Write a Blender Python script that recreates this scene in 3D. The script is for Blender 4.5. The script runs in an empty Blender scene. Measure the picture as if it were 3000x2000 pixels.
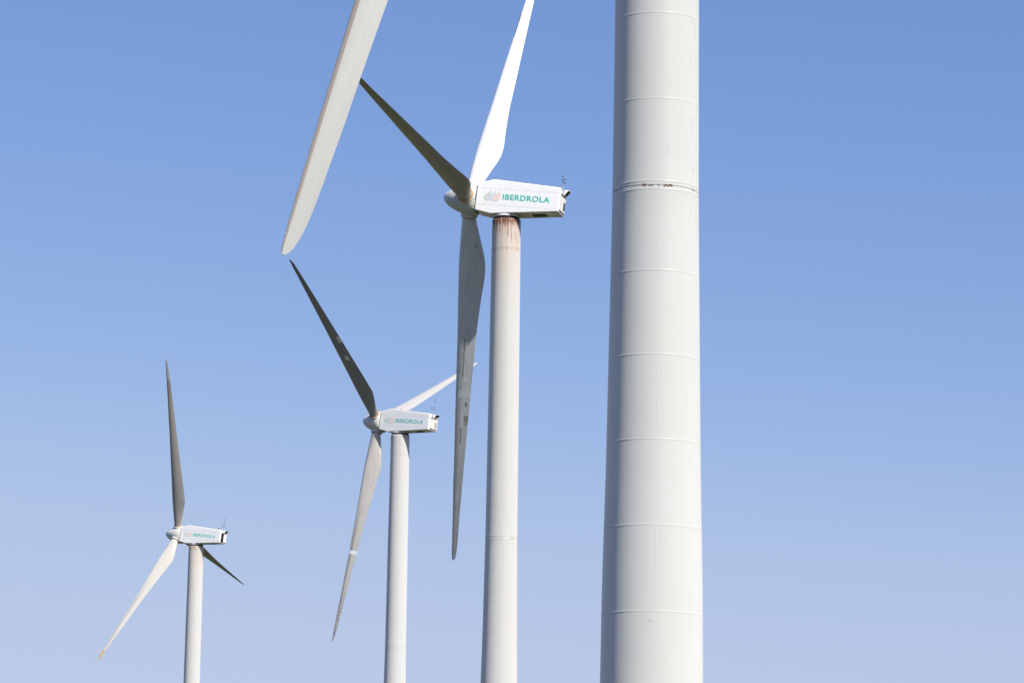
import bpy, bmesh, math, random
from math import sin, cos, pi, radians, sqrt, atan2
from mathutils import Vector, Matrix
random.seed(7)
S = bpy.context.scene
C = S.collection

# ------------------------------------------------------------------ camera
CAM_Z = 1.6
F_PX, PITCH, ROLL = 9429.0, radians(10.192), radians(0.933)
cd = bpy.data.cameras.new('camera'); cam = bpy.data.objects.new('camera', cd); C.objects.link(cam)
cd.sensor_width = 36.0; cd.lens = F_PX/3000*36.0; cd.clip_start = 0.5; cd.clip_end = 30000
fw = Vector((0, cos(PITCH), sin(PITCH))); r0 = Vector((1, 0, 0)); u0 = Vector((0, -sin(PITCH), cos(PITCH)))
rr = r0*cos(ROLL)+u0*sin(ROLL); uu = -r0*sin(ROLL)+u0*cos(ROLL)
m = Matrix((rr, uu, -fw)).transposed().to_4x4(); m.translation = Vector((0, 0, CAM_Z))
cam.matrix_world = m
S.camera = cam

# ------------------------------------------------------------------ sky, sun, exposure
SUN_EL, SUN_AZ = radians(41.5), radians(41)          # azimuth measured to the right of straight behind the camera
sd = Vector((sin(SUN_AZ)*cos(SUN_EL), -cos(SUN_AZ)*cos(SUN_EL), sin(SUN_EL)))   # towards the sun
W = bpy.data.worlds.new('World'); S.world = W; W.use_nodes = True
nt = W.node_tree; bg = nt.nodes['Background']
sky = nt.nodes.new('ShaderNodeTexSky'); sky.sky_type = 'NISHITA'; sky.sun_disc = False
sky.sun_elevation = SUN_EL
sky.sun_rotation = atan2(sd.x, sd.y)
sky.altitude = 300; sky.air_density = 1.0; sky.dust_density = 0.6; sky.ozone_density = 2.0
# white balance and contrast of the clear sky, per channel
sp_ = nt.nodes.new('ShaderNodeSeparateColor'); cb_ = nt.nodes.new('ShaderNodeCombineColor'); nt.links.new(sky.outputs[0], sp_.inputs[0])
SKYC = ([(0, 0), (.168, .175), (.305, .325), (.376, .412), (.456, .465), (.56, .50), (1, .60)],
        [(0, 0), (.305, .312), (.445, .465), (.503, .530), (.571, .568), (.64, .592), (1, .70)],
        [(0, 0), (.644, .65), (.75, .755), (.79, .785), (.85, .80), (1, .84)])
for i, (p_, k_) in enumerate(((1.09, 1.12), (.83, .862), (.60, 1.03))):
    a_ = nt.nodes.new('ShaderNodeMath'); a_.operation = 'MULTIPLY'; a_.inputs[1].default_value = .1
    b_ = nt.nodes.new('ShaderNodeMath'); b_.operation = 'POWER'; b_.inputs[1].default_value = p_
    c_ = nt.nodes.new('ShaderNodeMath'); c_.operation = 'MULTIPLY'; c_.inputs[1].default_value = 10*k_*.08*1.2311
    d_ = nt.nodes.new('ShaderNodeFloatCurve'); cu_ = d_.mapping; cu_.extend = 'EXTRAPOLATED'; cu_.use_clip = False
    pts_ = SKYC[i]; cu_.curves[0].points[0].location = pts_[0]; cu_.curves[0].points[1].location = pts_[-1]
    for p in pts_[1:-1]: cu_.curves[0].points.new(*p)
    cu_.update()
    e_ = nt.nodes.new('ShaderNodeMath'); e_.operation = 'DIVIDE'; e_.inputs[1].default_value = .08*1.2311
    nt.links.new(sp_.outputs[i], a_.inputs[0]); nt.links.new(a_.outputs[0], b_.inputs[0]); nt.links.new(b_.outputs[0], c_.inputs[0]); nt.links.new(c_.outputs[0], d_.inputs['Value']); nt.links.new(d_.outputs[0], e_.inputs[0]); nt.links.new(e_.outputs[0], cb_.inputs[i])
nt.links.new(cb_.outputs[0], bg.inputs[0]); bg.inputs[1].default_value = 0.08
ld = bpy.data.lights.new('sun', 'SUN'); ld.energy = 5.0; ld.angle = radians(0.53); ld.color = (1, 0.965, 0.89)
sun = bpy.data.objects.new('sun', ld); C.objects.link(sun)
sun.rotation_euler = sd.to_track_quat('Z', 'Y').to_euler()
vs = S.view_settings; vs.view_transform = 'Standard'; vs.look = 'None'; vs.exposure = 0.30; vs.gamma = 1.0
S.render.engine = 'CYCLES'

# ------------------------------------------------------------------ materials
class N:
    def __init__(s, name, rough=.5, spec=.35, metal=0, dr=.55):
        s.m = bpy.data.materials.new(name); s.m.use_nodes = True; s.t = s.m.node_tree
        s.b = s.t.nodes['Principled BSDF']; s.b.inputs['Roughness'].default_value = rough
        s.b.inputs['Specular IOR Level'].default_value = spec; s.b.inputs['Metallic'].default_value = metal
        s.b.inputs['Diffuse Roughness'].default_value = dr
    def n(s, ty, **k):
        x = s.t.nodes.new(ty)
        for a, v in k.items(): setattr(x, a, v)
        return x
    def l(s, a, b): s.t.links.new(a, b)
    def math(s, op, a, b=None, c=None, clamp=False):
        x = s.n('ShaderNodeMath', operation=op); x.use_clamp = clamp
        for i, v in enumerate((a, b, c)):
            if v is None: continue
            if isinstance(v, (int, float)): x.inputs[i].default_value = v
            else: s.l(v, x.inputs[i])
        return x.outputs[0]
    def ramp(s, v, a, b, lo=0., hi=1.):       # smooth step
        x = s.n('ShaderNodeMapRange', interpolation_type='SMOOTHSTEP')
        s.l(v, x.inputs[0])
        for i, q in zip((1, 2, 3, 4), (a, b, lo, hi)): x.inputs[i].default_value = q
        return x.outputs[0]
    def noise(s, vec, scale, detail=3, rough=.55):
        x = s.n('ShaderNodeTexNoise'); x.inputs['Scale'].default_value = scale
        x.inputs['Detail'].default_value = detail; x.inputs['Roughness'].default_value = rough
        if vec is not None: s.l(vec, x.inputs['Vector'])
        return x.outputs['Fac']
    def mapv(s, vec, sc):
        x = s.n('ShaderNodeMapping'); x.inputs['Scale'].default_value = sc; s.l(vec, x.inputs[0]); return x.outputs[0]
    def mix(s, f, a, b):
        x = s.n('ShaderNodeMix', data_type='RGBA')
        if isinstance(f, (int, float)): x.inputs[0].default_value = f
        else: s.l(f, x.inputs[0])
        for i, v in ((6, a), (7, b)):
            if isinstance(v, tuple): x.inputs[i].default_value = (*v, 1)
            else: s.l(v, x.inputs[i])
        return x.outputs[2]
    def col(s, v):
        if isinstance(v, tuple): s.b.inputs['Base Color'].default_value = (*v, 1)
        else: s.l(v, s.b.inputs['Base Color'])
        return s.m
    def obj(s): return s.n('ShaderNodeTexCoord').outputs['Object']
    def uv(s): return s.n('ShaderNodeTexCoord').outputs['UV']
    def sep(s, v):
        x = s.n('ShaderNodeSeparateXYZ'); s.l(v, x.inputs[0]); return x.outputs
    def bump(s, h, strength=.2, dist=.02):
        x = s.n('ShaderNodeBump'); x.inputs['Strength'].default_value = strength; x.inputs['Distance'].default_value = dist
        s.l(h, x.inputs['Height']); s.l(x.outputs[0], s.b.inputs['Normal'])

def plain(name, c, rough=.5, spec=.35, metal=0, var=.12, scale=6):
    k = N(name, rough, spec, metal); o = k.obj(); f = k.noise(o, scale)
    return k.col(k.mix(f, tuple(v*(1-var) for v in c), tuple(min(1, v*(1+var)) for v in c)))

def tower_mat(name, rust, base=(.60, .595, .575), beige=.0):
    """painted steel; rust runs down from the tower top (object z = 0 is the top)"""
    k = N(name, .42, .35); o = k.obj(); x, y, z = k.sep(o)[:3]
    ang = k.math('ARCTAN2', y, x)
    cv = k.n('ShaderNodeCombineXYZ'); k.l(k.math('MULTIPLY', ang, 1.05), cv.inputs[0]); k.l(z, cv.inputs[2]); cyl = cv.outputs[0]
    big = k.noise(k.mapv(cyl, (1.2, 1, .35)), 1.3, 4)
    plate = k.noise(k.mapv(cyl, (.01, 1, .43)), 1.0, 1)
    c = k.mix(big, tuple(v*.975 for v in base), tuple(v*1.02 for v in base))
    c = k.mix(k.ramp(plate, .4, .6, 0, .16), c, (base[0]*1.03, base[1]*.985, base[2]*.93))
    st = k.noise(k.mapv(cyl, (9, 1, .55)), 2.2, 5, .6)
    c = k.mix(k.math('MULTIPLY', k.ramp(st, .54, .72), .16), c, (.50, .46, .40))
    if rust > 0:
        d = k.math('MULTIPLY', z, -1)                          # metres below the top
        fine = k.noise(k.mapv(cyl, (10, 1, .36)), 1.9, 6, .7)
        mid = k.noise(k.mapv(cyl, (3.6, 1, .22)), 1.7, 4, .6)
        tone = k.ramp(d, .2, 7.5, .8, 0)                        # tan wash
        c = k.mix(k.math('MULTIPLY', k.math('MULTIPLY', tone, k.ramp(mid, .3, .65, .35, 1)), .75*rust), c, (.66, .50, .38))
        amt = k.math('ADD', k.ramp(d, .0, .75, .14, 0), k.ramp(d, .3, 2.6, .14, .0))
        f = k.math('ADD', k.math('MULTIPLY', fine, .55), k.math('MULTIPLY', mid, .45))
        v = k.math('ADD', f, k.math('MULTIPLY', amt, .62*min(1, rust+.1)))
        m1 = k.ramp(v, .56, .63)
        c = k.mix(k.math('MULTIPLY', k.math('MULTIPLY', m1, k.ramp(d, 1.4, 3.6, 1, 0)), .72*rust), c, (.42, .18, .085))
        m2 = k.ramp(v, .60, .67)
        c = k.mix(k.math('MULTIPLY', k.math('MULTIPLY', m2, k.ramp(d, 1.4, 3.0, 1, 0)), .85*rust), c, (.16, .055, .03))
        # runs starting at the first weld
        d2 = k.math('SUBTRACT', d, 2.1); on = k.math('GREATER_THAN', d2, 0.0)
        v2 = k.math('ADD', f, k.ramp(d2, 0, .6, .22, 0)); m3 = k.math('MULTIPLY', k.math('MULTIPLY', k.ramp(v2, .62, .80), on), k.ramp(d2, .5, 2.6, 1, 0))
        c = k.mix(k.math('MULTIPLY', m3, .55*rust), c, (.45, .22, .12))
    k.bump(k.noise(k.mapv(cyl, (1, 1, 1)), 1.1, 2), .10, .03)
    return k.col(c)

def blade_mat(name, base, dirt=.0, streak=.0, tipdirt=0., mott=.06):
    """gelcoat; UV.x = metres from hub / 30, UV.y = 0 leading edge .. 1 trailing edge"""
    k = N(name, .38, .4); u, v = k.sep(k.uv())[:2]
    s = k.math('MULTIPLY', u, 30.)
    cv = k.n('ShaderNodeCombineXYZ'); k.l(s, cv.inputs[0]); k.l(k.math('MULTIPLY', v, 1.6), cv.inputs[1]); q = cv.outputs[0]
    big = k.noise(k.mapv(q, (.5, 1.5, 1)), 1.2, 4)
    c = k.mix(big, tuple(x*(1-mott) for x in base), tuple(x*(1+mott) for x in base))
    if dirt:
        n1 = k.noise(k.mapv(q, (.35, 4, 1)), 1.6, 5, .6)
        c = k.mix(k.math('MULTIPLY', k.ramp(n1, .42, .72), dirt), c, (.33, .29, .24))
        n2 = k.noise(k.mapv(q, (5, 1.2, 1)), 2.2, 4, .6)
        c = k.mix(k.math('MULTIPLY', k.ramp(n2, .58, .72), dirt*.5), c, (.75, .73, .69))
        n3 = k.noise(k.mapv(q, (4, 6, 1)), 2.0, 2, .5)
        c = k.mix(k.math('MULTIPLY', k.ramp(n3, .70, .76), dirt), c, (.14, .13, .12))
    if streak:
        w = k.noise(k.mapv(q, (.8, .3, 1)), 1.5, 3)
        ctr = k.math('ADD', k.math('MULTIPLY', w, .16), .22)
        dd = k.math('ABSOLUTE', k.math('SUBTRACT', v, ctr))
        m_ = k.ramp(dd, .0, .20, 1, 0)
        sp = k.math('MULTIPLY', k.ramp(s, 7, 14), 1.0)
        nz = k.ramp(k.noise(k.mapv(q, (1.2, 3, 1)), 2.5, 5, .7), .35, .62, .35, 1)
        c = k.mix(k.math('MULTIPLY', k.math('MULTIPLY', m_, sp), k.math('MULTIPLY', nz, streak)), c, (.20, .175, .15))
    if tipdirt:
        sp = k.ramp(s, 17, 22)
        nz = k.ramp(k.noise(k.mapv(q, (2.4, .4, 1)), 2.2, 4, .7), .38, .62)
        c = k.mix(k.math('MULTIPLY', k.math('MULTIPLY', sp, nz), tipdirt), c, (.13, .12, .11))
    return k.col(c)

def nacelle_mat(name, base=(.90, .895, .885)):
    k = N(name, .35, .4, dr=0); o = k.obj(); x, y, z = k.sep(o)[:3]
    f = k.noise(k.mapv(o, (.6, 1, 1.2)), 1.4, 4)
    c = k.mix(f, tuple(v*.96 for v in base), tuple(v*1.02 for v in base))
    st = k.noise(k.mapv(o, (7, 7, .5)), 1.5, 4, .6)
    c = k.mix(k.math('MULTIPLY', k.ramp(st, .55, .75), .16), c, (.60, .56, .50))
    g = k.n('ShaderNodeNewGeometry'); t = k.n('ShaderNodeVectorTransform', vector_type='NORMAL', convert_from='WORLD', convert_to='OBJECT')
    k.l(g.outputs['True Normal'], t.inputs[0]); nn_ = k.sep(t.outputs[0]); nz = nn_[2]
    side = k.math('GREATER_THAN', k.math('ABSOLUTE', nn_[1]), .9)
    tot = None
    for zc, stp in ((.72, .36), (-.475, .23)):       # panel joints and their paired bolts
        dz = k.math('ABSOLUTE', k.math('SUBTRACT', z, zc))
        ln = k.math('LESS_THAN', dz, .007)
        fx = k.math('ABSOLUTE', k.math('SUBTRACT', k.math('FRACT', k.math('DIVIDE', x, stp)), .5))
        bx = k.math('LESS_THAN', fx, .013/stp); gx = k.math('FRACT', k.math('DIVIDE', x, 1.55))
        clu = k.math('LESS_THAN', k.math('ABSOLUTE', k.math('SUBTRACT', k.math('FRACT', k.math('DIVIDE', x, .07)), .5)), .18)
        clu = k.math('MULTIPLY', clu, k.math('LESS_THAN', gx, .11))
        bz = k.math('LESS_THAN', k.math('ABSOLUTE', k.math('SUBTRACT', dz, .035)), .016)
        q = k.math('MAXIMUM', k.math('MULTIPLY', ln, .65), k.math('MULTIPLY', bz, k.math('MAXIMUM', bx, clu)))
        tot = q if tot is None else k.math('MAXIMUM', tot, q)
    c = k.mix(k.math('MULTIPLY', k.math('MULTIPLY', tot, side), .7), c, (.18, .18, .19))
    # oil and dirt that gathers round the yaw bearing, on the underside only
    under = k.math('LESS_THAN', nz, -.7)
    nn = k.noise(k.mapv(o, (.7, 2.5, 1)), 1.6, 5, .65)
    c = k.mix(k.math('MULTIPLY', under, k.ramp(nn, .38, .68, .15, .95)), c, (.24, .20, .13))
    return k.col(c)
def spinner_mat():
    k = N('spinner_gelcoat', .4, .4); o = k.obj(); x, y, z = k.sep(o)[:3]
    f = k.noise(k.mapv(o, (1, 1, 1)), 2.0, 4); c = k.mix(f, (.60, .605, .58), (.68, .68, .655))
    an = k.math('DIVIDE', k.math('ARCTAN2', z, y), 2*pi)
    dx = k.math('ABSOLUTE', k.math('SUBTRACT', x, 1.45))
    ring = k.math('MULTIPLY', k.math('LESS_THAN', dx, .02), k.math('LESS_THAN', k.math('ABSOLUTE', k.math('SUBTRACT', k.math('FRACT', k.math('MULTIPLY', an, 52)), .5)), .22))
    ring = k.math('MAXIMUM', ring, k.math('MULTIPLY', k.math('LESS_THAN', dx, .008), .5))
    d = k.n('ShaderNodeAttribute', attribute_type='OBJECT', attribute_name='joint_phase').outputs['Fac']
    a3 = k.math('ABSOLUTE', k.math('SUBTRACT', k.math('FRACT', k.math('ADD', k.math('MULTIPLY', an, 3), d)), .5))
    run = k.math('MULTIPLY', k.math('LESS_THAN', a3, .012), k.math('LESS_THAN', k.math('FRACT', k.math('DIVIDE', x, .13)), .35))
    hatch = k.math('MULTIPLY', k.math('LESS_THAN', k.math('ABSOLUTE', k.math('SUBTRACT', a3, .20)), .005), .6)
    cross = k.math('MULTIPLY', k.math('LESS_THAN', k.math('ABSOLUTE', k.math('SUBTRACT', x, .75)), .008), k.math('LESS_THAN', a3, .2))
    rest = k.math('MULTIPLY', k.math('MAXIMUM', k.math('MAXIMUM', run, hatch), k.math('MULTIPLY', cross, .6)), k.math('LESS_THAN', x, 1.44))
    c = k.mix(k.math('MULTIPLY', k.math('MAXIMUM', ring, rest), .85), c, (.10, .075, .06))
    gr = k.noise(k.mapv(o, (3, 3, 3)), 1.6, 5, .65)
    c = k.mix(k.math('MULTIPLY', k.ramp(x, .1, -.6), k.ramp(gr, .5, .72, 0, .6)), c, (.36, .25, .16))
    return k.col(c)

M = dict(
    white=nacelle_mat('white_nacelle_gelcoat'),
    spinner=spinner_mat(),
    dark=plain('dark_steel', (.035, .035, .04), .6, .3),
    grey=plain('galvanised_steel', (.32, .33, .34), .5, .4, .6),
    seam=plain('seam_and_bolts', (.20, .20, .21), .6, .2),
    spinseam=plain('spinner_bolts', (.09, .07, .06), .6, .2),
    brown=plain('roof_joint', (.30, .23, .18), .7, .2),
    cream=plain('cream_clip', (.72, .66, .50), .5, .3),
    opening_shade=plain('shaded_opening_black', (.012, .012, .014), .8, .1),  # black for the shade inside the open hatch
    orange=plain('orange_seal', (.62, .27, .055), .55, .3, var=.25, scale=5),
    rustring=plain('rusty_seal', (.26, .10, .045), .7, .2, var=.35, scale=6),
    green=plain('green_lettering', (.075, .55, .47), .5, .3, var=.04),
    e1=plain('faded_sage_paint', (.70, .73, .68), .5, .3, var=.03),
    e2=plain('faded_blue_paint', (.71, .76, .83), .5, .3, var=.03),
    e3=plain('faded_coral_paint', (.90, .72, .66), .5, .3, var=.03),
    red=plain('red_beacon_glass', (.40, .02, .03), .2, .5),
    grill=plain('pale_grille', (.40, .40, .39), .6, .3),
    tape=plain('leading_edge_tape', (.32, .275, .245), .6, .25, var=.10, scale=9),
    black=plain('bare_black_edge', (.03, .03, .032), .7, .2, var=.3, scale=20),
    band=plain('white_repair_band', (.86, .86, .85), .4, .35, var=.04),
    patchg=plain('grey_repair_patch', (.78, .80, .76), .5, .3, var=.06),
    amber=plain('amber_tip', (.50, .31, .11), .5, .3, var=.2, scale=8),
    wear=plain('worn_brown_patch', (.34, .32, .28), .7, .2, var=.4, scale=14),
    filler=plain('pale_filler', (.74, .755, .75), .5, .3, var=.05),
    rust=plain('rust', (.15, .07, .05), .85, .1, var=.35, scale=25),
    line=plain('dark_hairline', (.22, .21, .20), .7, .2),
)
# ------------------------------------------------------------------ helpers
def mesh_obj(name, bm, mat, parent, matrix=None, smooth=True):
    me = bpy.data.meshes.new(name); bm.normal_update(); bm.to_mesh(me); bm.free()
    me.materials.append(mat)
    for p in me.polygons: p.use_smooth = smooth
    o = bpy.data.objects.new(name, me); C.objects.link(o)
    o.parent = parent
    if matrix is not None: o.matrix_local = matrix
    return o
def islands(name, bm, mat, parent, smooth=False):
    """one object for every separate piece of the bmesh"""
    seen = set(); out = []
    bm.verts.ensure_lookup_table()
    for v0 in bm.verts:
        if v0 in seen: continue
        st = [v0]; seen.add(v0); fs = []; fset = set()
        while st:
            v = st.pop()
            for f in v.link_faces:
                if f not in fset: fset.add(f); fs.append(f)
            for e in v.link_edges:
                w_ = e.other_vert(v)
                if w_ not in seen: seen.add(w_); st.append(w_)
        nb = bmesh.new(); mp = {}
        for f in fs:
            nb.faces.new([mp.setdefault(v, None) or mp.__setitem__(v, nb.verts.new(v.co)) or mp[v] for v in f.verts])
        out.append(mesh_obj(name, nb, mat, parent, None, smooth))
    bm.free(); return out
def box(bm, c, s, rot=None):
    r = bmesh.ops.create_cube(bm, size=1)['verts']
    mt = Matrix.Diagonal((*s, 1))
    if rot is not None: mt = rot.to_4x4() @ mt
    mt = Matrix.Translation(c) @ mt
    bmesh.ops.transform(bm, matrix=mt, verts=r)
def rod(bm, a, b, r1, r2=None, seg=10):
    a, b = Vector(a), Vector(b); d = b-a
    v = bmesh.ops.create_cone(bm, cap_ends=True, segments=seg, radius1=r1, radius2=r1 if r2 is None else r2, depth=d.length)['verts']
    bmesh.ops.transform(bm, matrix=Matrix.Translation((a+b)/2) @ d.to_track_quat('Z', 'Y').to_matrix().to_4x4(), verts=v)
def lathe(bm, prof, seg=48, axis='Z', cap=True):
    rings = []
    for z, r in prof:
        ring = []
        for i in range(seg):
            t = 2*pi*i/seg
            p = (r*cos(t), r*sin(t), z) if axis == 'Z' else (z, r*cos(t), r*sin(t))
            ring.append(bm.verts.new(p))
        rings.append(ring)
    for a, b in zip(rings, rings[1:]):
        for i in range(seg):
            f = (a[i], a[(i+1) % seg], b[(i+1) % seg], b[i])
            bm.faces.new(f)
    if cap:
        bm.faces.new(rings[0]); bm.faces.new(rings[-1])
    bmesh.ops.recalc_face_normals(bm, faces=bm.faces[:])
def interp(tab, x):
    if x <= tab[0][0]: return tab[0][1:]
    for p, q in zip(tab, tab[1:]):
        if x <= q[0]:
            t = (x-p[0])/(q[0]-p[0]); return tuple(a+(b-a)*t for a, b in zip(p[1:], q[1:]))
    return tab[-1][1:]
def smooth_interp(tab, x, h):
    vals = [interp(tab, x+h*k) for k in (-1, -.6, -.2, .2, .6, 1)]
    return tuple(sum(v[i] for v in vals)/6 for i in range(len(vals[0])))

# ------------------------------------------------------------------ ground
def ground():
    ctrl = [(0, -25, 0.0), (3.7, 82, 0.2), (-.5, 225, -2.4), (-11.9, 345.2, -.2), (-42.7, 437.9, -2.2)]
    def gz(x, y):
        w = z = 0.
        for a, b, c in ctrl:
            k = 1/((x-a)**2+(y-b)**2+400.)**1.5; w += k; z += k*c
        z /= w
        far = max(0, sqrt(x*x+(y-200)**2)-700)
        return z + 6*sin(x*.0021+1)*sin(y*.0017)*min(1, far/1500)
    def coord(n):                                    # dense near, sparse far
        return [200*((i/n)*1.0 + 44*(i/n)**5) for i in range(n+1)]
    pos = coord(34); xs = [-v for v in pos[:0:-1]]+pos
    bm = bmesh.new(); g = [[bm.verts.new((x, y+220, gz(x, y+220))) for x in xs] for y in xs]
    for a, b in zip(g, g[1:]):
        for i in range(len(xs)-1): bm.faces.new((a[i], a[i+1], b[i+1], b[i]))
    k = N('dry_pasture', .95, .1); o = k.obj()
    n1 = k.noise(o, .012, 6); n2 = k.noise(o, .6, 6, .7); n3 = k.noise(o, 6., 4, .7)
    c = k.mix(k.ramp(n1, .4, .6), (.060, .068, .030), (.105, .092, .052))
    c = k.mix(k.math('MULTIPLY', k.ramp(n2, .45, .7), .5), c, (.045, .055, .022))
    c = k.mix(k.math('MULTIPLY', n3, .35), c, (.12, .11, .06)); k.bump(n3, .6, .1)
    o = mesh_obj('ground', bm, k.col(c), None); o['kind'] = 'structure'
    return gz
gz = ground()

# ------------------------------------------------------------------ turbine parameters (solved from the photograph)
TILT = radians(6.18); OH = 2.943; HZ = 1.8; WN = .97
TOP = .45                                            # tower top above the turbine's reference height
PROF = [(2.244, 1.07), (1.045, 1.407), (-3.898, 1.133), (-3.869, -.630), (1.068, -1.12), (2.264, -.915)]
RTAB = [(0, 1.022), (10.7, 1.075), (22.4, 1.125), (28.06, 1.198), (29.83, 1.223), (32.5, 1.285), (35.1, 1.309), (60, 1.66)]
WELDS = [2.10+2.28*i for i in range(9)]             # below the reference height, down to the flange
FLANGE = 22.38

def tower(parent, base_drop, mat, seg, labels=None):
    """object origin = tower top; reference height lies TOP below it"""
    def R(d): return smooth_interp(RTAB, d, .5)[0]
    welds = [1.67+2.30*i for i in range(9)]+[FLANGE-.11, FLANGE+.10]
    k = FLANGE+.09+2.14
    while k < base_drop-1: welds.append(k); k += 2.19
    prof = []
    def P(d, extra=0): prof.append((-(d+TOP), R(d)+extra))
    P(-TOP); P(-TOP+.10)
    ev = sorted([(w, 'w') for w in welds]+[(FLANGE, 'f')])
    last = -TOP+.10
    for d, t in ev:
        if d-last > 1: P(last+(d-last)/3); P(last+2*(d-last)/3)
        if t == 'w' and abs(d-FLANGE) < .3:
            [P(d+e, q) for e, q in ((-.032, 0), (-.024, .0005), (-.012, .0055), (.006, .0055), (.014, .0005), (.020, 0))]
        elif t == 'w':
            [P(d+e, q) for e, q in ((-.30, 0), (-.10, 0), (-.032, 0), (-.024, .0003), (-.012, .0042), (.006, .0042), (.014, .0003), (.020, 0), (.08, 0), (.30, 0))]
        else:
            P(d-.03); P(d-.012); P(d-.006, -.008); P(d+.006, -.008); P(d+.012); P(d+.03)
        last = d
    P(base_drop-.02); P(base_drop-.02, .12); P(base_drop+.5, .12)
    bm = bmesh.new(); lathe(bm, prof, seg)
    t = mesh_obj('tower', bm, mat, parent, Matrix.Translation((0, 0, TOP)))
    return t, R, welds

def on_tower(bm, R, d0, d1, a0, a1, out, nd=6, na=4, jag=0):
    """a sheet wrapped on the tower wall: drop d0..d1, angle a0..a1 (0 = facing the camera, + = right)"""
    g = []
    for i in range(nd+1):
        row = []
        for j in range(na+1):
            d = d0+(d1-d0)*i/nd; a = a0+(a1-a0)*j/na
            if jag and (i in (0, nd)): d += random.uniform(-jag, jag)
            if jag and (j in (0, na)): a += random.uniform(-jag, jag)*.6
            r = R(d)+out
            row.append(bm.verts.new((r*sin(a), -r*cos(a), -(d+TOP))))
        g.append(row)
    for p, q in zip(g, g[1:]):
        for j in range(na): bm.faces.new((p[j], q[j], q[j+1], p[j+1]))

BL_A = [(1.15, .50, .50, 1.0), (1.5, .51, .52, 1.0), (2.54, .55, .82, .92), (3.35, .57, 1.06, .80), (4.13, .585, 1.28, .70), (4.8, .59, 1.38, .63), (5.5, .58, 1.39, .58),
        (6.1, .565, 1.33, .54), (7.35, .54, 1.18, .47), (8.95, .49, 1.04, .40), (10, .46, .96, .36), (12.96, .41, .84, .29), (16.2, .35, .69, .22), (18.8, .29, .58, .17),
        (21.7, .235, .46, .12), (24, .18, .36, .09), (26.0, .13, .32, .065), (26.7, .115, .28, .05), (27.2, .10, .23, .035), (27.45, .075, .15, .025), (27.59, .01, .02, .01)]
BL_C = [t for t in BL_A if t[0] < 21] + [(21.7, .235, .50, .12), (24, .19, .46, .09), (26.0, .14, .40, .065), (26.7, .12, .355, .05), (27.2, .10, .27, .035), (27.45, .075, .17, .025), (27.59, .03, .06, .01)]
BL_B = [(1.15, .50, .50, 1.0), (1.5, .50, .52, 1.0), (2.0, .51, .70, .95), (3.5, .54, 1.12, .78), (4.78, .57, 1.45, .62), (4.92, .57, 1.45, .61), (6.7, .50, 1.33, .50), (10, .38, 1.07, .36),
        (14, .25, .84, .25), (18, .16, .63, .17), (21, .10, .46, .12), (23, .06, .34, .08), (23.8, .04, .28, .05), (24.2, .02, .18, .035), (24.4, .0, .09, .02), (24.48, -.02, .03, .01)]
def section(tab, s, phi, twist, grow=0.):
    """point of the blade surface; phi 0 = trailing edge, pi = leading edge"""
    h = .05 if tab is BL_B else .35
    h = min(h, max(.001, (tab[-1][0]-s)*.5), max(.001, s-tab[0][0]))
    le, te, th = smooth_interp(tab, s, h)
    c = le+te
    xc = (1-cos(phi))/2                              # 0 TE .. 1 LE
    q = 1-xc                                         # from LE
    yt = 5*(.2969*sqrt(max(q, 0))-.1260*q-.3516*q*q+.2843*q**3-.1036*q**4)
    sg = 1 if sin(phi) >= 0 else -1
    b = max(0, min(1, (s-1.4)/3.0)); b = b*b*(3-2*b)
    ya = sg*yt*th + .035*c*4*q*(1-q)
    yc = sin(phi)*.5*th*1.0
    xa = -te+c*xc
    y = yc*(1-b)+ya*b
    L = sqrt(1e-9+(sin(phi)*.5*c)**2+(.5*th*cos(phi))**2)
    if grow:
        xa += -cos(phi)*grow; y += (sin(phi) if abs(sin(phi)) > .15 else 0)*grow/max(.3, abs(sin(phi)))
    t = radians(interp(twist, s)[0])
    return Vector((xa*cos(t)-y*sin(t), xa*sin(t)+y*cos(t), s))
def blade_mesh(tab, twist, nseg=44):
    bm = bmesh.new(); uvl = bm.loops.layers.uv.new('UVMap')
    st = []; R = tab[-1][0]; s = tab[0][0]
    while s < R-.001:
        st.append(s); s += .12 if (s < 6.5 or R-s < 1.6) else .5
        if R-s < .5: s -= .08
    for t in tab:
        if t[0] not in st: st.append(t[0])
    st = sorted(set(round(v, 3) for v in st)); info = {}
    rings = []
    for s in st:
        ring = []
        for i in range(nseg):
            phi = 2*pi*i/nseg; v = bm.verts.new(section(tab, s, phi, twist)); info[v] = (s/30., 1-(1-cos(phi))/2); ring.append(v)
        rings.append(ring)
    for a, b in zip(rings, rings[1:]):
        for i in range(nseg): bm.faces.new((a[i], a[(i+1) % nseg], b[(i+1) % nseg], b[i]))
    bm.faces.new(rings[0]); bm.faces.new(rings[-1])
    bmesh.ops.recalc_face_normals(bm, faces=bm.faces[:])
    for f in bm.faces:
        for l in f.loops: l[uvl].uv = info[l.vert]
    return bm
def blade_sheet(bm, tab, twist, s0, s1, p0, p1, grow=.006, ns=14, np_=10, rag=0, slant=0):
    """a thin repair, tape or bare strip lying on the blade surface (both faces of the sheet are real)"""
    g = []
    for i in range(ns+1):
        row = []
        for j in range(np_+1):
            s = s0+(s1-s0)*i/ns+slant*(j/np_-.5); p = p0+(p1-p0)*j/np_
            if rag and j in (0, np_): p += random.uniform(-rag, rag)
            row.append(bm.verts.new(section(tab, s, p, twist, grow)))
        g.append(row)
    for p, q in zip(g, g[1:]):
        for j in range(np_): bm.faces.new((p[j], q[j], q[j+1], p[j+1]))

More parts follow.
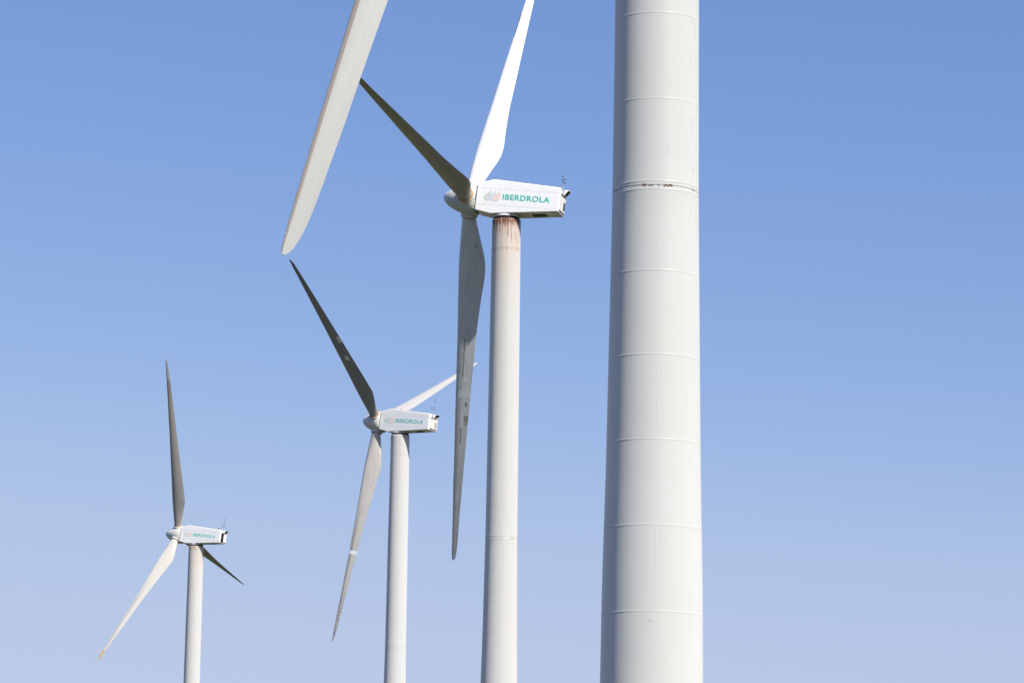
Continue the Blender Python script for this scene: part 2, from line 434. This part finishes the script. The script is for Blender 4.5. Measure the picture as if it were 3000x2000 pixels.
def extrude_profile(bm, prof, w):
    a = [bm.verts.new((x, w, z)) for x, z in prof]; b = [bm.verts.new((x, -w, z)) for x, z in prof]
    bm.faces.new(a); bm.faces.new(b[::-1])
    n = len(prof)
    for i in range(n): bm.faces.new((a[i], a[(i+1) % n], b[(i+1) % n], b[i]))
    bmesh.ops.recalc_face_normals(bm, faces=bm.faces[:])

def bevel(o, w, seg=3):
    b = o.modifiers.new('bevel', 'BEVEL'); b.width = w; b.segments = seg; b.limit_method = 'ANGLE'; b.angle_limit = radians(25); b.harden_normals = True

def lettering(parent, bold):
    cu = bpy.data.curves.new('lettering', 'FONT'); cu.body = 'IBERDROLA'; cu.size = 1; cu.offset = bold; cu.space_character = 1.08; cu.resolution_u = 6; cu.extrude = .004
    o = bpy.data.objects.new('tmp_text', cu); C.objects.link(o)
    dg = bpy.context.evaluated_depsgraph_get()
    me = bpy.data.meshes.new_from_object(o.evaluated_get(dg)); bpy.data.objects.remove(o)
    xs = [v.co.x for v in me.vertices]; ys = [v.co.y for v in me.vertices]
    x0, x1, y0, y1 = min(xs), max(xs), min(ys), max(ys)
    for v in me.vertices:
        tx = (v.co.x-x0)/(x1-x0)*3.47; tz = (v.co.y-y0)/(y1-y0)*.415
        v.co = Vector((.29-tx, WN+.004+v.co.z*.5+.002, -.045+tz))
    me.materials.clear(); me.materials.append(M['green'])
    t = bpy.data.objects.new('lettering', me); C.objects.link(t); t.parent = parent
    return t
def emblem(parent):
    """three overlapping drops, each with its tip at the upper right"""
    for k, (x0, x1, mt, out) in enumerate(((1.70, 1.13, M['e1'], .0030), (1.27, .785, M['e2'], .0055), (1.025, .45, M['e3'], .0080))):
        wd = x0-x1; zb, zt = -.20, .63
        # outline in (u right, v up), u 0..1 of width, v 0..1 of height
        pts = []
        ctrl = [(.93, 1.0), (.95, .80), (1.0, .55), (.98, .30), (.86, .12), (.62, .01), (.40, .0), (.18, .06), (.03, .20), (.0, .36), (.10, .50), (.35, .62), (.62, .75), (.82, .88)]
        n = len(ctrl)
        for i in range(n):
            p0, p1, p2, p3 = (ctrl[(i+j-1) % n] for j in range(4))
            if i == 0: p0 = p1
            if i == n-1: p3 = p2
            for t in (0, .25, .5, .75):
                pts.append(tuple(.5*((2*p1[a])+(-p0[a]+p2[a])*t+(2*p0[a]-5*p1[a]+4*p2[a]-p3[a])*t*t+(-p0[a]+3*p1[a]-3*p2[a]+p3[a])*t**3) for a in (0, 1)))
        bm = bmesh.new()
        vs_ = [bm.verts.new((x0-wd*u, WN+out, zb+(zt-zb)*v)) for u, v in pts]
        f = bm.faces.new(vs_); bm.normal_update()
        if f.normal.y < 0: f.normal_flip()
        r = bmesh.ops.extrude_face_region(bm, geom=[f])
        bmesh.ops.translate(bm, verts=[v for v in r['geom'] if isinstance(v, bmesh.types.BMVert)], vec=(0, -.002, 0))
        bmesh.ops.recalc_face_normals(bm, faces=bm.faces[:])
        mesh_obj('emblem_drop', bm, mt, parent, smooth=False)

def nacelle(root, N4, kind):
    """local frame: x upwind along the shaft, y towards the lettered side, z up; z = 0 on the shaft"""
    bm = bmesh.new(); extrude_profile(bm, PROF, WN)
    n = mesh_obj('nacelle', bm, M['white'], root, N4); bevel(n, .085)
    # roof joint and clips
    bm = bmesh.new(); cl = bmesh.new()
    for (xa, za), (xb, zb) in (((1.9, 1.165), (1.0, 1.407)), ((1.0, 1.405), (-3.85, 1.135))):
        d = Vector((xb-xa, 0, zb-za)); mid = Vector(((xa+xb)/2, .80, (za+zb)/2+.018)); rot = d.to_track_quat('X', 'Z').to_matrix()
        box(bm, mid, (d.length, .03, .045), rot)
        k = max(2, int(d.length/.62))
        for i in range(k):
            p = Vector((xa, .80, za+.035))+d*((i+.5)/k); box(cl, p, (.05, .05, .06), rot)
    islands('roof_joint', bm, M['brown'], n); islands('roof_clip', cl, M['cream'], n)
    lettering(n, .028 if kind == 'smooth' else .018); emblem(n)
    # rear end
    xr = -3.885
    rear = bmesh.new()
    box(rear, (xr-.012, -.06, .69), (.03, 1.52, .07)); box(rear, (xr-.008, -.06, -.47), (.03, 1.52, .055))
    islands('rear_slot', rear, M['dark'], n)
    if kind != 'open':
        bm = bmesh.new(); box(bm, (xr-.004, -.06, .11), (.03, 1.46, 1.06)); o = mesh_obj('rear_door', bm, plain('rear_door_paint', (.72, .70, .64), .5, .3, var=.05), n, smooth=False); bevel(o, .008, 1)
        bm = bmesh.new(); box(bm, (xr-.021, .62, .11), (.008, .015, 1.04))
        for z in (-.3, 0, .3, .5): box(bm, (xr-.024, .62, z), (.012, .035, .04))
        for y_, z_ in ((.45, .45), (.1, .40), (-.5, .47), (.2, -.1)): box(bm, (xr-.022, y_, z_), (.010, .03, .03))
        islands('door_fitting', bm, M['seam'], n)
        bm = bmesh.new(); box(bm, (xr-.022, -.50, .03), (.012, .46, .60))
        for i in range(9): box(bm, (xr-.030, -.50, -.24+i*.067), (.012, .44, .014))
        mesh_obj('vent_grille', bm, M['dark'] if kind == 'smooth' else M['grill'], n, smooth=False)
    else:
        bm = bmesh.new(); box(bm, (xr-.004, .32, .11), (.03, .72, 1.10)); mesh_obj('open_hatch_shade', bm, M['opening_shade'], n, smooth=False)  # black panel standing for the shaded inside of the hatch
        bm = bmesh.new(); box(bm, (xr-.026, .48, .12), (.012, .03, .26)); box(bm, (xr-.026, .2, .12), (.012, .03, .26)); box(bm, (xr-.028, .32, .12), (.012, .45, .03))
        mesh_obj('hatch_rail', bm, M['grey'], n, smooth=False)
        bm = bmesh.new(); box(bm, (xr-.02, -.42, .11), (.06, .74, 1.08)); o = mesh_obj('sliding_door', bm, M['band'], n, smooth=False); bevel(o, .01, 1)
    # exhaust hood on the upper far corner, mouth facing back and down
    bm = bmesh.new(); y0, y1 = .12, -.62
    P_ = [(-3.86, 1.13), (-4.28, 1.15), (-4.00, .79), (-3.86, .78)]
    for ya, yb in ((y0, y0-.03), (y1+.03, y1)):
        a = [bm.verts.new((x, ya, z)) for x, z in P_]; b = [bm.verts.new((x, yb, z)) for x, z in P_]
        bm.faces.new(a); bm.faces.new(b)
        for i in range(4): bm.faces.new((a[i], a[(i+1) % 4], b[(i+1) % 4], b[i]))
    def plate(p, q, th=.03):
        d = Vector((q[0]-p[0], 0, q[1]-p[1])); box(bm, ((p[0]+q[0])/2, (y0+y1)/2, (p[1]+q[1])/2), (d.length, y0-y1-.004, th), d.to_track_quat('X', 'Z').to_matrix())
    plate(P_[0], P_[1]); plate(P_[2], P_[3])
    bmesh.ops.recalc_face_normals(bm, faces=bm.faces[:])
    mesh_obj('exhaust_hood', bm, M['white'], n, smooth=False)
    bm = bmesh.new(); d = Vector((P_[2][0]-P_[1][0], 0, P_[2][1]-P_[1][1]))
    box(bm, ((P_[1][0]+P_[2][0])/2+.045, (y0+y1)/2, (P_[1][1]+P_[2][1])/2+.0), (d.length-.09, .66, .015), d.to_track_quat('X', 'Z').to_matrix())
    mesh_obj('hood_mouth_shade', bm, M['dark'], n, smooth=False)  # dark sheet painted in for the shade inside the hood
    # underside
    bm = bmesh.new()
    zz = -.63-(3.87-2.35)*.0993
    box(bm, (-2.35, -.05, zz-.012), (1.0, .85, .03), Matrix.Rotation(radians(5.7), 3, 'Y'))
    mesh_obj('underside_vent', bm, M['dark'], n, smooth=False)
    # weather mast
    bm = bmesh.new(); my = .42; mx = -4.0
    up = (N4.to_3x3().inverted() @ Vector((0, 0, 1)))
    b0 = Vector((mx, my, .74)); top = b0+up*.82
    rod(bm, b0, top, .028); rod(bm, Vector((-3.84, .72, 1.12)), b0+up*.62, .018); box(bm, (mx+.05, my, .78), (.16, .10, .06)); box(bm, (mx+.05, my, 1.0), (.16, .08, .05))
    lat = Vector((0, 1, 0))
    l = top+lat*.26; r = top-lat*.34
    rod(bm, l, r, .014)
    if kind == 'smooth':
        rod(bm, l, l+up*.42, .012); rod(bm, r, r+up*.36, .012); rod(bm, top, top+up*.80, .006)
        ends = (l+up*.42, r+up*.36); mids = (l+up*.2, r+up*.12)
    else:
        rod(bm, l, l+up*.36, .018); rod(bm, r, r+up*1.22-lat*.08, .020); rod(bm, r+lat*.10, r+up*.9-lat*.06, .007); rod(bm, top, top+up*.78, .006)
        ends = (l+up*.36, r+up*1.22-lat*.08); mids = (l+up*.16, r+up*.95-lat*.06)
    mesh_obj('weather_mast', bm, M['grey'], n)
    for e, q in zip(ends, mids):
        bm = bmesh.new(); rod(bm, q-up*.08, q+up*.08, .034); mesh_obj('wind_vane_body', bm, M['dark'], n)
        bm = bmesh.new(); rod(bm, e, e+up*.05, .035, .03)
        for a in (0, 2.1, 4.2): rod(bm, e+up*.02, e+up*.02+lat*.07*cos(a)+Vector((1, 0, 0))*.07*sin(a), .018)
        mesh_obj('cup_anemometer', bm, M['dark'], n)
    if kind != 'smooth':
        bm = bmesh.new(); rod(bm, (.10, .55, 1.34), (.10, .55, 1.40), .075, .075, 16); rod(bm, (.10, .55, 1.40), (.10, .55, 1.54), .06, .045, 16)
        mesh_obj('beacon', bm, M['red'], n)
    if kind == 'open':
        bm = bmesh.new(); box(bm, (-3.2, .3, 1.22), (.46, .5, .10)); rod(bm, (-3.2, .3, 1.27), (-3.2, .3, 1.36), .13, None, 16); rod(bm, (-3.2, .3, 1.38), (-3.2, .3, 1.43), .20, None, 16); rod(bm, (-3.2, .3, 1.43), (-3.2, .3, 1.52), .13, .10, 16)
        mesh_obj('roof_vent', bm, M['grill'], n)
    return n

def build_turbine(spec):
    d, az, zt, th, al, be = spec['t']
    zt += CAM_Z
    x, y = d*sin(az), d*cos(az); base = gz(x, y)
    root = bpy.data.objects.new('wind_turbine', None); C.objects.link(root)
    root.location = (x, y, base); root['label'] = spec['label']; root['category'] = 'wind turbine'; root['group'] = 'wind turbines in a row'
    Z0 = zt-base                                     # reference height above the base
    a = Vector((-cos(th)*cos(TILT), sin(th)*cos(TILT), sin(TILT))); h = Vector((sin(th), cos(th), 0))
    Y = -h; w = a.cross(Y).normalized(); R3 = Matrix((a, Y, w)).transposed()
    # tower (its mesh is built about z = 0 at the reference height)
    tw, R, welds = tower(root, Z0, spec['tower'], spec['seg'])
    tw.location = (0, 0, Z0+TOP)
    bm = bmesh.new(); lathe(bm, [(0, .93), (.22, .93)], 48); mesh_obj('yaw_bearing', bm, M['dark'], tw, Matrix.Translation((0, 0, 0)))
    bm = bmesh.new(); lathe(bm, [(.20, .955), (.22, .965), (.30, .965), (.32, .94)], 64); mesh_obj('yaw_collar', bm, M['white'], tw, Matrix.Translation((0, 0, 0)))
    for fn in spec.get('tower_extra', ()): fn(tw, R, welds)
    # nacelle: local z = 0 on the shaft
    N4 = R3.to_4x4()
    N4.translation = Vector((0, 0, Z0+spec.get('hub_dz', 0))) + w*HZ
    n = nacelle(root, N4, spec['kind'])
    # spinner
    H4 = R3.to_4x4(); H4.translation = N4.translation + a*OH
    bm = bmesh.new()
    SP = [(1.953, .0005), (1.94, .10), (1.90, .20), (1.80, .34), (1.65, .48), (1.45, .63), (1.15, .79), (.85, .92), (.5, 1.04), (.2, 1.11), (-.1, 1.15), (-.62, 1.16), (-.64, 1.0)]
    lathe(bm, SP, 72, 'X'); sp = mesh_obj('spinner', bm, M['spinner'], root, H4)
    bm = bmesh.new(); lathe(bm, [(-.60, .95), (-.76, .95)], 40, 'X'); mesh_obj('hub_shaft', bm, M['dark'], sp)
    sp['joint_phase'] = float((al*3/(2*pi) + .5) % 1)
    # blades
    cone = spec['cone']
    for k in range(3):
        A = al+k*2*pi/3; B = spec['blades'][k]
        rad = h*sin(A)+w*cos(A); tan = h*cos(A)-w*sin(A)
        s = (rad*cos(cone)+a*sin(cone)).normalized(); ax = a*cos(cone)-rad*sin(cone)
        c = (ax*cos(be)+tan*sin(be)).normalized(); yv = s.cross(c).normalized()
        B4 = Matrix((c, yv, s)).transposed().to_4x4(); B4.translation = H4.translation
        tab = spec['tab']; tws = spec['twist']
        bl = mesh_obj('blade', blade_mesh(tab, tws), B['mat'], root, B4)
        # socket collar and seal ring
        bm = bmesh.new(); lathe(bm, [(.95, .62), (1.20, .62), (1.235, .60), (1.235, .545), (1.0, .545)], 48, cap=False); mesh_obj('socket', bm, M['spinner'], bl)
        bm = bmesh.new(); lathe(bm, [(1.18, .585), (1.265, .585), (1.28, .57), (1.28, .49)], 48, cap=False); mesh_obj('seal_ring', bm, B.get('ring', M['orange']), bl)
        for e in B.get('sheets', ()):
            nm, mt, args, kw = e
            for ar in args:
                bm = bmesh.new(); blade_sheet(bm, tab, tws, *ar, **kw)
                bmesh.ops.recalc_face_normals(bm, faces=bm.faces[:]); mesh_obj(nm, bm, mt, bl)
        if B.get('cap'):                             # a tip of another colour
            s0, mt = B['cap']; bm = bmesh.new(); rings = []
            Rm = tab[-1][0]; ss = [s0+(Rm-.004-s0)*i/24 for i in range(25)]
            for q in ss: rings.append([bm.verts.new(section(tab, q, 2*pi*i/40, tws, .004)) for i in range(40)])
            for p_, q_ in zip(rings, rings[1:]):
                for i in range(40): bm.faces.new((p_[i], p_[(i+1) % 40], q_[(i+1) % 40], q_[i]))
            bm.faces.new(rings[-1]); bmesh.ops.recalc_face_normals(bm, faces=bm.faces[:])
            mesh_obj('blade_tip', bm, mt, bl)
    return root

# ------------------------------------------------------------------ near tower: plate welds, chipped flange
def near_tower_detail(tw, R, welds):
    spans = [(17.79, 20.05), (22.50, 24.59), (26.82, 28.97), (31.20, 33.35)]
    for a_, b_ in spans:
        bm = bmesh.new(); off = .020
        # a low rounded bead, real thickness
        g = []
        for i in range(13):
            d = a_+(b_-a_)*i/12; row = []
            for t, o in ((-.011, -.002), (-.006, .002), (0, .0045), (.006, .002), (.011, -.002)):
                r = R(d)+o; an = off+t; row.append(bm.verts.new((r*sin(an), -r*cos(an), -(d+TOP))))
            g.append(row)
        for p, q in zip(g, g[1:]):
            for j in range(4): bm.faces.new((p[j], q[j], q[j+1], p[j+1]))
        mesh_obj('weld_seam', bm, tw.data.materials[0], tw)
    for a_, b_, n_ in ((-.36, -.25, 5), (-.20, -.10, 4), (.14, .36, 9), (-1.25, -1.15, 3), (.93, 1.05, 4), (.02, .05, 1)):
        bm = bmesh.new()
        for i in range(n_):
            a0 = a_+(b_-a_)*i/n_; a1 = a0+(b_-a_)/n_*random.uniform(.7, 1.15); hh = random.uniform(.008, .034)*(1 if abs(a_) < .5 else .5)
            c0 = FLANGE+random.uniform(-.02, .02)
            on_tower(bm, R, c0-hh*.8, c0+hh, a0, a1, .003, 3, 3, .006)
        islands('rust_patch', bm, M['rust'], tw)
    bm = bmesh.new(); on_tower(bm, R, FLANGE-.006, FLANGE+.006, -1.5, 1.5, -.006, 1, 80); mesh_obj('flange_joint', bm, M['line'], tw)
    # hairline scratches in the paint
    bm = bmesh.new()
    for _ in range(26):
        an = random.choice((random.uniform(.75, 1.25), random.uniform(.75, 1.25), random.uniform(-.4, .6))); d = random.uniform(17.4, 23.6); L = random.uniform(.05, .35)
        n_ = 4; an2 = an
        for i in range(n_):
            da = random.uniform(-.006, .006); d0 = d+L*i/n_
            p = []
            for (dd, aa) in ((d0, an2-.0016), (d0, an2+.0016), (d0+L/n_, an2+da+.0016), (d0+L/n_, an2+da-.0016)):
                r = R(dd)+.0015; p.append(bm.verts.new((r*sin(aa), -r*cos(aa), -(dd+TOP))))
            bm.faces.new(p); an2 += da
    islands('paint_scratch', bm, M['seam'], tw)
    bm = bmesh.new(); on_tower(bm, R, 33.60, 33.62, -.10, -.06, .004, 2, 4, .002); mesh_obj('paint_chip', bm, M['grill'], tw)

def second_tower_detail(tw, R, welds):
    bm = bmesh.new()
    for i in range(9): 
        a0 = .62+.035*i; on_tower(bm, R, FLANGE+.03, FLANGE+.10+random.uniform(0, .05), a0, a0+.02, .003, 2, 2, .004)
    islands('paint_chip', bm, M['brown'], tw)

TW0 = [(0, -4), (5, 0), (14, 3), (28, 8)]
TW3 = [(0, -4), (4.9, 0), (13, 10), (24.5, 14)]
TW4 = [(0, -3), (4.9, 0), (13, 8), (24.5, 12)]
specs = [
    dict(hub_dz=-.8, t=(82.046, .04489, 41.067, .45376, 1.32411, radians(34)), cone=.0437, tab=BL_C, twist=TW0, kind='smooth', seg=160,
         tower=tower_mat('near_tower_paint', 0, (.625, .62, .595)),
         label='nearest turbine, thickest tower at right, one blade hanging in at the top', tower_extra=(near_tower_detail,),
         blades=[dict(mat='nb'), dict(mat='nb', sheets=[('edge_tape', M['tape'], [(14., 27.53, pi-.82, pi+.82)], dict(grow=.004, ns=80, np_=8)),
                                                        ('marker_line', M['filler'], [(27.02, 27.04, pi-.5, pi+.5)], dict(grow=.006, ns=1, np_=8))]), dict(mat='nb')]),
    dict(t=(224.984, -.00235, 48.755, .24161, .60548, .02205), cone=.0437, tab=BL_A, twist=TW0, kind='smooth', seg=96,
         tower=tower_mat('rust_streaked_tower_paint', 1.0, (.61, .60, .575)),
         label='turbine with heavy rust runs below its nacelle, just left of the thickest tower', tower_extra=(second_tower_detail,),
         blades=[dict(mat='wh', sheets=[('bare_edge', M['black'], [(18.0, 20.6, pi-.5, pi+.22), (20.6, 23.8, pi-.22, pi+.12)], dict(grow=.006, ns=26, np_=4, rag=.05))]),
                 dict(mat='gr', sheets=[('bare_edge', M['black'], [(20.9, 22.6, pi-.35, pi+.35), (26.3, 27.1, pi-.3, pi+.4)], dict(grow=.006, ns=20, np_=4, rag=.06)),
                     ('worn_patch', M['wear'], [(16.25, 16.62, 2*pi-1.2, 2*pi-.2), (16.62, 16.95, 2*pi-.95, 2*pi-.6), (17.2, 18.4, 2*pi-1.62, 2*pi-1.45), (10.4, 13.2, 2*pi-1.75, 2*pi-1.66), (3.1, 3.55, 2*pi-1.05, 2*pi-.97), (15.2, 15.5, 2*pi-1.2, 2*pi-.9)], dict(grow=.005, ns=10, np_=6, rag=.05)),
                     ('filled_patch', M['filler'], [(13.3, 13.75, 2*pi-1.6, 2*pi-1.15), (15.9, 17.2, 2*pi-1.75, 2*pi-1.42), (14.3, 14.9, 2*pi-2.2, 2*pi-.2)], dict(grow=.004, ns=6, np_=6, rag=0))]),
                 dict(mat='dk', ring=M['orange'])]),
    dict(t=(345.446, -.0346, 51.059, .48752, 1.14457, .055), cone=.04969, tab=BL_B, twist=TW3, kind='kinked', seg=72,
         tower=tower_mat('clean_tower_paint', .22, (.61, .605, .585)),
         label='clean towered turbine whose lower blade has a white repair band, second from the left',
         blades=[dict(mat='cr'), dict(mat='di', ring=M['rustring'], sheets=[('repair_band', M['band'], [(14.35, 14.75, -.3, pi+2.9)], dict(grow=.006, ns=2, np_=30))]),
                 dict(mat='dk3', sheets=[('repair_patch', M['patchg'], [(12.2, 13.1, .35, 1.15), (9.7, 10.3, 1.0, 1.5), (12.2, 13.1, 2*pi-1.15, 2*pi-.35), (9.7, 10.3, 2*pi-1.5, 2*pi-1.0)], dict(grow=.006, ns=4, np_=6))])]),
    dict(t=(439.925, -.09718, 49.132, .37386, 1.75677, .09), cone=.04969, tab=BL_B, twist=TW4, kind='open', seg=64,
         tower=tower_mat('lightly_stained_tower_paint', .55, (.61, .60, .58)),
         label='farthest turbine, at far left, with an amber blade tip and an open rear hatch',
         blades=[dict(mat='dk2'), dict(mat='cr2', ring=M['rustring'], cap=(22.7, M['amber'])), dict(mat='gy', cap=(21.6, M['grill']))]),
]
BM = dict(
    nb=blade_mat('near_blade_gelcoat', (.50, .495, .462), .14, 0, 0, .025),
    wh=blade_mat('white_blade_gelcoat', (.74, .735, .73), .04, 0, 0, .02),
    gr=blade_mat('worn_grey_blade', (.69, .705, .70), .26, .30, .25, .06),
    dk=blade_mat('shaded_dirty_blade', (.38, .38, .35), .25, .0, .35, .06),  # base darkened to carry the underside's shade; dirt lies over it
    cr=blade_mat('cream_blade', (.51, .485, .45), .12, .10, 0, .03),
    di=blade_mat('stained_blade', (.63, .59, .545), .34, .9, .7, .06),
    dk3=blade_mat('shaded_dark_blade', (.29, .30, .30), .20, 0, .5, .06),  # this blade's shade is put into a darker base colour
    dk2=blade_mat('shaded_stained_blade', (.27, .27, .25), .35, 0, .6, .15),  # shadow-side darkness is painted into the base, with stains on top
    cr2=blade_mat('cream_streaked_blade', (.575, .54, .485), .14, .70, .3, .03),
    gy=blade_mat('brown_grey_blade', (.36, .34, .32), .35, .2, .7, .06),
)
for sp_ in specs:
    for b in sp_['blades']: b['mat'] = BM[b['mat']]
    build_turbine(sp_)
